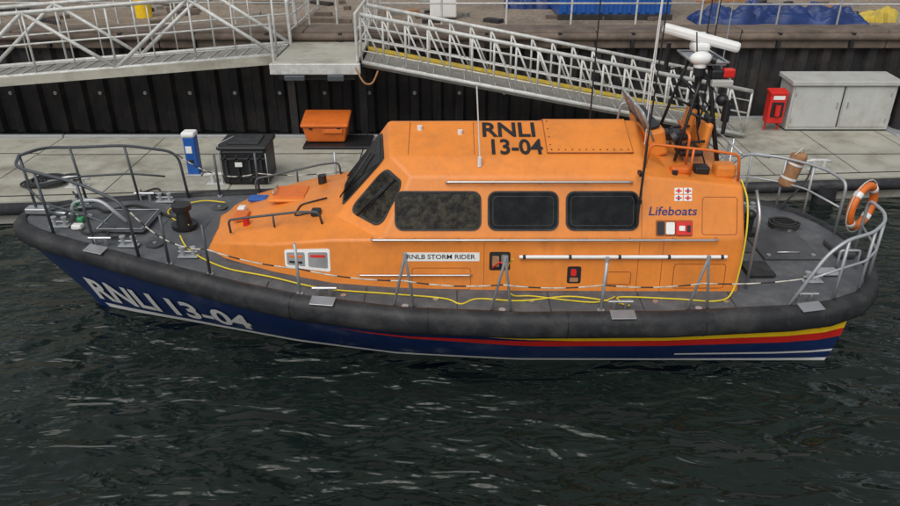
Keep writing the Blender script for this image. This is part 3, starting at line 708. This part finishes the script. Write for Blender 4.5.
gangway('gangway',(-2.2,18.2,2.48),(7.7,18.2,.60),1.6,1.15,18,'fine')
gangway('gangway',(-14.5,18.2,1.85),(-4.35,18.4,2.62),1.6,1.5,5,'wide')
g=G(); a=V((-14.5,18.14,1.85)); b_=V((-4.35,18.34,2.62)); dz_=V((0,0,-.22))
g.add([a+dz_,b_+dz_,b_,a,a+dz_+V((0,.06,0)),b_+dz_+V((0,.06,0)),b_+V((0,.06,0)),a+V((0,.06,0))],[[0,1,2,3],[4,7,6,5],[3,2,6,7],[0,4,5,1]],CONC)
g.obj('gangway_fascia_beam')
ld=empty('landing_platform',(-3.28,0,0)); g=G()
for i in range(4): g.box((0,18.62+i*1.85,2.55),(2.05,1.83,.1),CONC,None,.01)
g.box((0,17.75-.1,2.44),(2.2,.14,.26),ALU,None,.02)
g.box((0,17.95,2.24),(1.9,.3,.22),BLACK,None,.02); g.box((-.5,17.60,2.24),(.5,.2,.12),DRAIL,None,.02); g.box((.5,17.60,2.24),(.4,.2,.14),DRAIL,None,.02)
for x in (-.95,.95): g.box((x,19.2,1.4),(.2,.2,2.2),PILE)
g.obj('slab',ld); g=G()
for x in (-1.02,1.02):
    for y in (17.8,19.9,20.9,22.6,24.6): g.cyl((x,y,2.5),(x,y,3.7),.04,ALU,n=8)
    for z in (3.7,3.3,2.95): g.tube([(x,19.9 if x<0 else 17.8,z),(x,24.6,z)],.035 if z>3.5 else .022,ALU)
g.obj('handrails',ld)
g=G()
pts=smoothpath([(0,0,0),(.2,-.1,-.35),(.4,-.05,-.38),(.55,0,-.1)],6); g.tube(pts,.022,TAN); g.obj('hanging_cable',None,loc=(-2.3,17.6,2.5))
def rail(name,x0,x1,y,z,h=1.05,step=1.6,m=ALU):
    g=G(); n=max(1,int((x1-x0)/step))
    for i in range(n+1):
        x=x0+(x1-x0)*i/n; g.cyl((x,y,z),(x,y,z+h),.03,m,n=8)
    for k in (1,.55): g.tube([(x0,y,z+h*k),(x1,y,z+h*k)],.026,m)
    g.obj(name)
rail('quay_railing',-30,-4.5,21.6,QZ); rail('quay_railing',-2.1,7.2,21.5,QZ); rail('quay_railing',7.6,30,21.3,QZ,m=RAIL)
g=G(); g.box((0,0,1.25),(3.3,2.2,2.4),BLUE,None,.03)
for i in range(12): g.box((-1.5+i*.273,-1.13,1.25),(.12,.05,2.1),BLUE,None,.015)
g.box((0,-1.14,.08),(3.4,.1,.16),PILE,None,.01)
g.obj('blue_container',None,loc=(4.9,23.4,QZ))
def lump(name,loc,sx,sy,sz,m,seed):
    bm=bmesh.new(); bmesh.ops.create_grid(bm,x_segments=120,y_segments=50,size=1)
    for v in bm.verts:
        x,y=v.co.x,v.co.y; r=max(0,1-abs(x)**4)*max(0,1-abs(y)**3)
        n_=noise.noise(V((x*2.5*sx/2+seed,y*2,seed)))*.6+.5; w=abs(noise.noise(V((x*sx*2.6+seed,y*4+x*3,3.1))))*.9
        v.co=V((x*sx,y*sy*(1+.4*noise.noise(V((x*3+seed,0,0)))),r**.5*max(n_+w,.05)*sz))
    me=bpy.data.meshes.new(name); bm.to_mesh(me); bm.free(); me.materials.append(m)
    for p in me.polygons: p.use_smooth=True
    o=bpy.data.objects.new(name,me); o.location=loc; sc.collection.objects.link(o)
lump('tarpaulin_heap',(9.6,22.0,QZ),2.5,.55,.5,TARP,2.0)
lump('tarpaulin_heap',(3.0,25.0,QZ),1.2,.6,.7,TARP,7.0)
lump('yellow_sheet_heap',(12.7,22.2,QZ),.6,.4,.35,YELD,4.0)
g=G(); g.cyl((0,0,0),(0,0,1.0),.24,YEL,n=20); g.cyl((0,0,1.0),(0,0,1.12),.26,YEL,r1=.16,n=20); g.box((0,-.24,.75),(.2,.03,.1),BLACK); g.obj('yellow_litter_bin',None,loc=(-9.3,22.8,QZ))
g=G(); g.box((0,0,.5),(.8,.6,.9),WHITE,None,.05); g.box((0,0,1.0),(.86,.66,.1),GREYP,None,.03); g.obj('white_service_box',None,loc=(-.2,22.6,QZ))
g=G(); g.box((0,0,0),(1.05,.03,.6),BLUE,None,.01); g.cyl((-.4,.03,-1.2),(-.4,.03,.3),.03,ALU); g.cyl((.4,.03,-1.2),(.4,.03,.3),.03,ALU)
def sg(u,v,o): return V((u,-.016-o,v))
text(g,'CAUTION',sg,-.1,.08,.10,WHITE,width=.5); text(g,'AUTHORISED ONLY',sg,-.1,-.1,.07,WHITE,width=.55)
panel(g,sg,-.44,-.2,-.14,.16,.1,.004,WHITE); g.obj('safety_sign',None,loc=(-3.65,21.5,3.95))
g=G()
for i in range(90):
    x=random.uniform(-15,14);y=random.uniform(21.6,30); L_=random.uniform(.15,1.3)
    g.box((x,y,QZ+.05),(L_,random.uniform(.08,.3),.12),random.choice([CAP,CAP,PILE,TAN,GRATE]),Matrix.Rotation(random.uniform(-.8,.8),3,'Z'),.01)
g.obj('timber_offcuts')

# ================================================================= LIGHT, CAMERA
w=bpy.data.worlds.new('World'); sc.world=w; w.use_nodes=True
N=w.node_tree.nodes;L=w.node_tree.links
sky=N.new('ShaderNodeTexSky'); sky.sky_type='NISHITA'; sky.sun_disc=False
EL=math.radians(52); AZ=math.radians(205)
sky.sun_elevation=EL; sky.sun_rotation=AZ; sky.dust_density=3; sky.air_density=1
hs=N.new('ShaderNodeHueSaturation'); hs.inputs['Saturation'].default_value=.22
L.new(sky.outputs[0],hs.inputs['Color']); L.new(hs.outputs[0],N['Background'].inputs['Color'])
N['Background'].inputs['Strength'].default_value=.13
ld_=bpy.data.lights.new('sun','SUN'); ld_.energy=1.3; ld_.angle=math.radians(50); ld_.color=(1,.96,.9)
so=bpy.data.objects.new('sun',ld_); sc.collection.objects.link(so)
d=V((math.sin(AZ)*math.cos(EL),math.cos(AZ)*math.cos(EL),math.sin(EL)))
so.rotation_euler=d.to_track_quat('Z','Y').to_euler()
cd=bpy.data.cameras.new('camera'); cam=bpy.data.objects.new('camera',cd); sc.collection.objects.link(cam)
cam.location=(0,0,6.4); cam.rotation_euler=(math.radians(63),0,0); cd.lens=28.8; cd.sensor_width=36; cd.clip_end=2000; cd.clip_start=.1
sc.camera=cam
sc.view_settings.view_transform='Standard'; sc.view_settings.look='None'; sc.view_settings.exposure=0
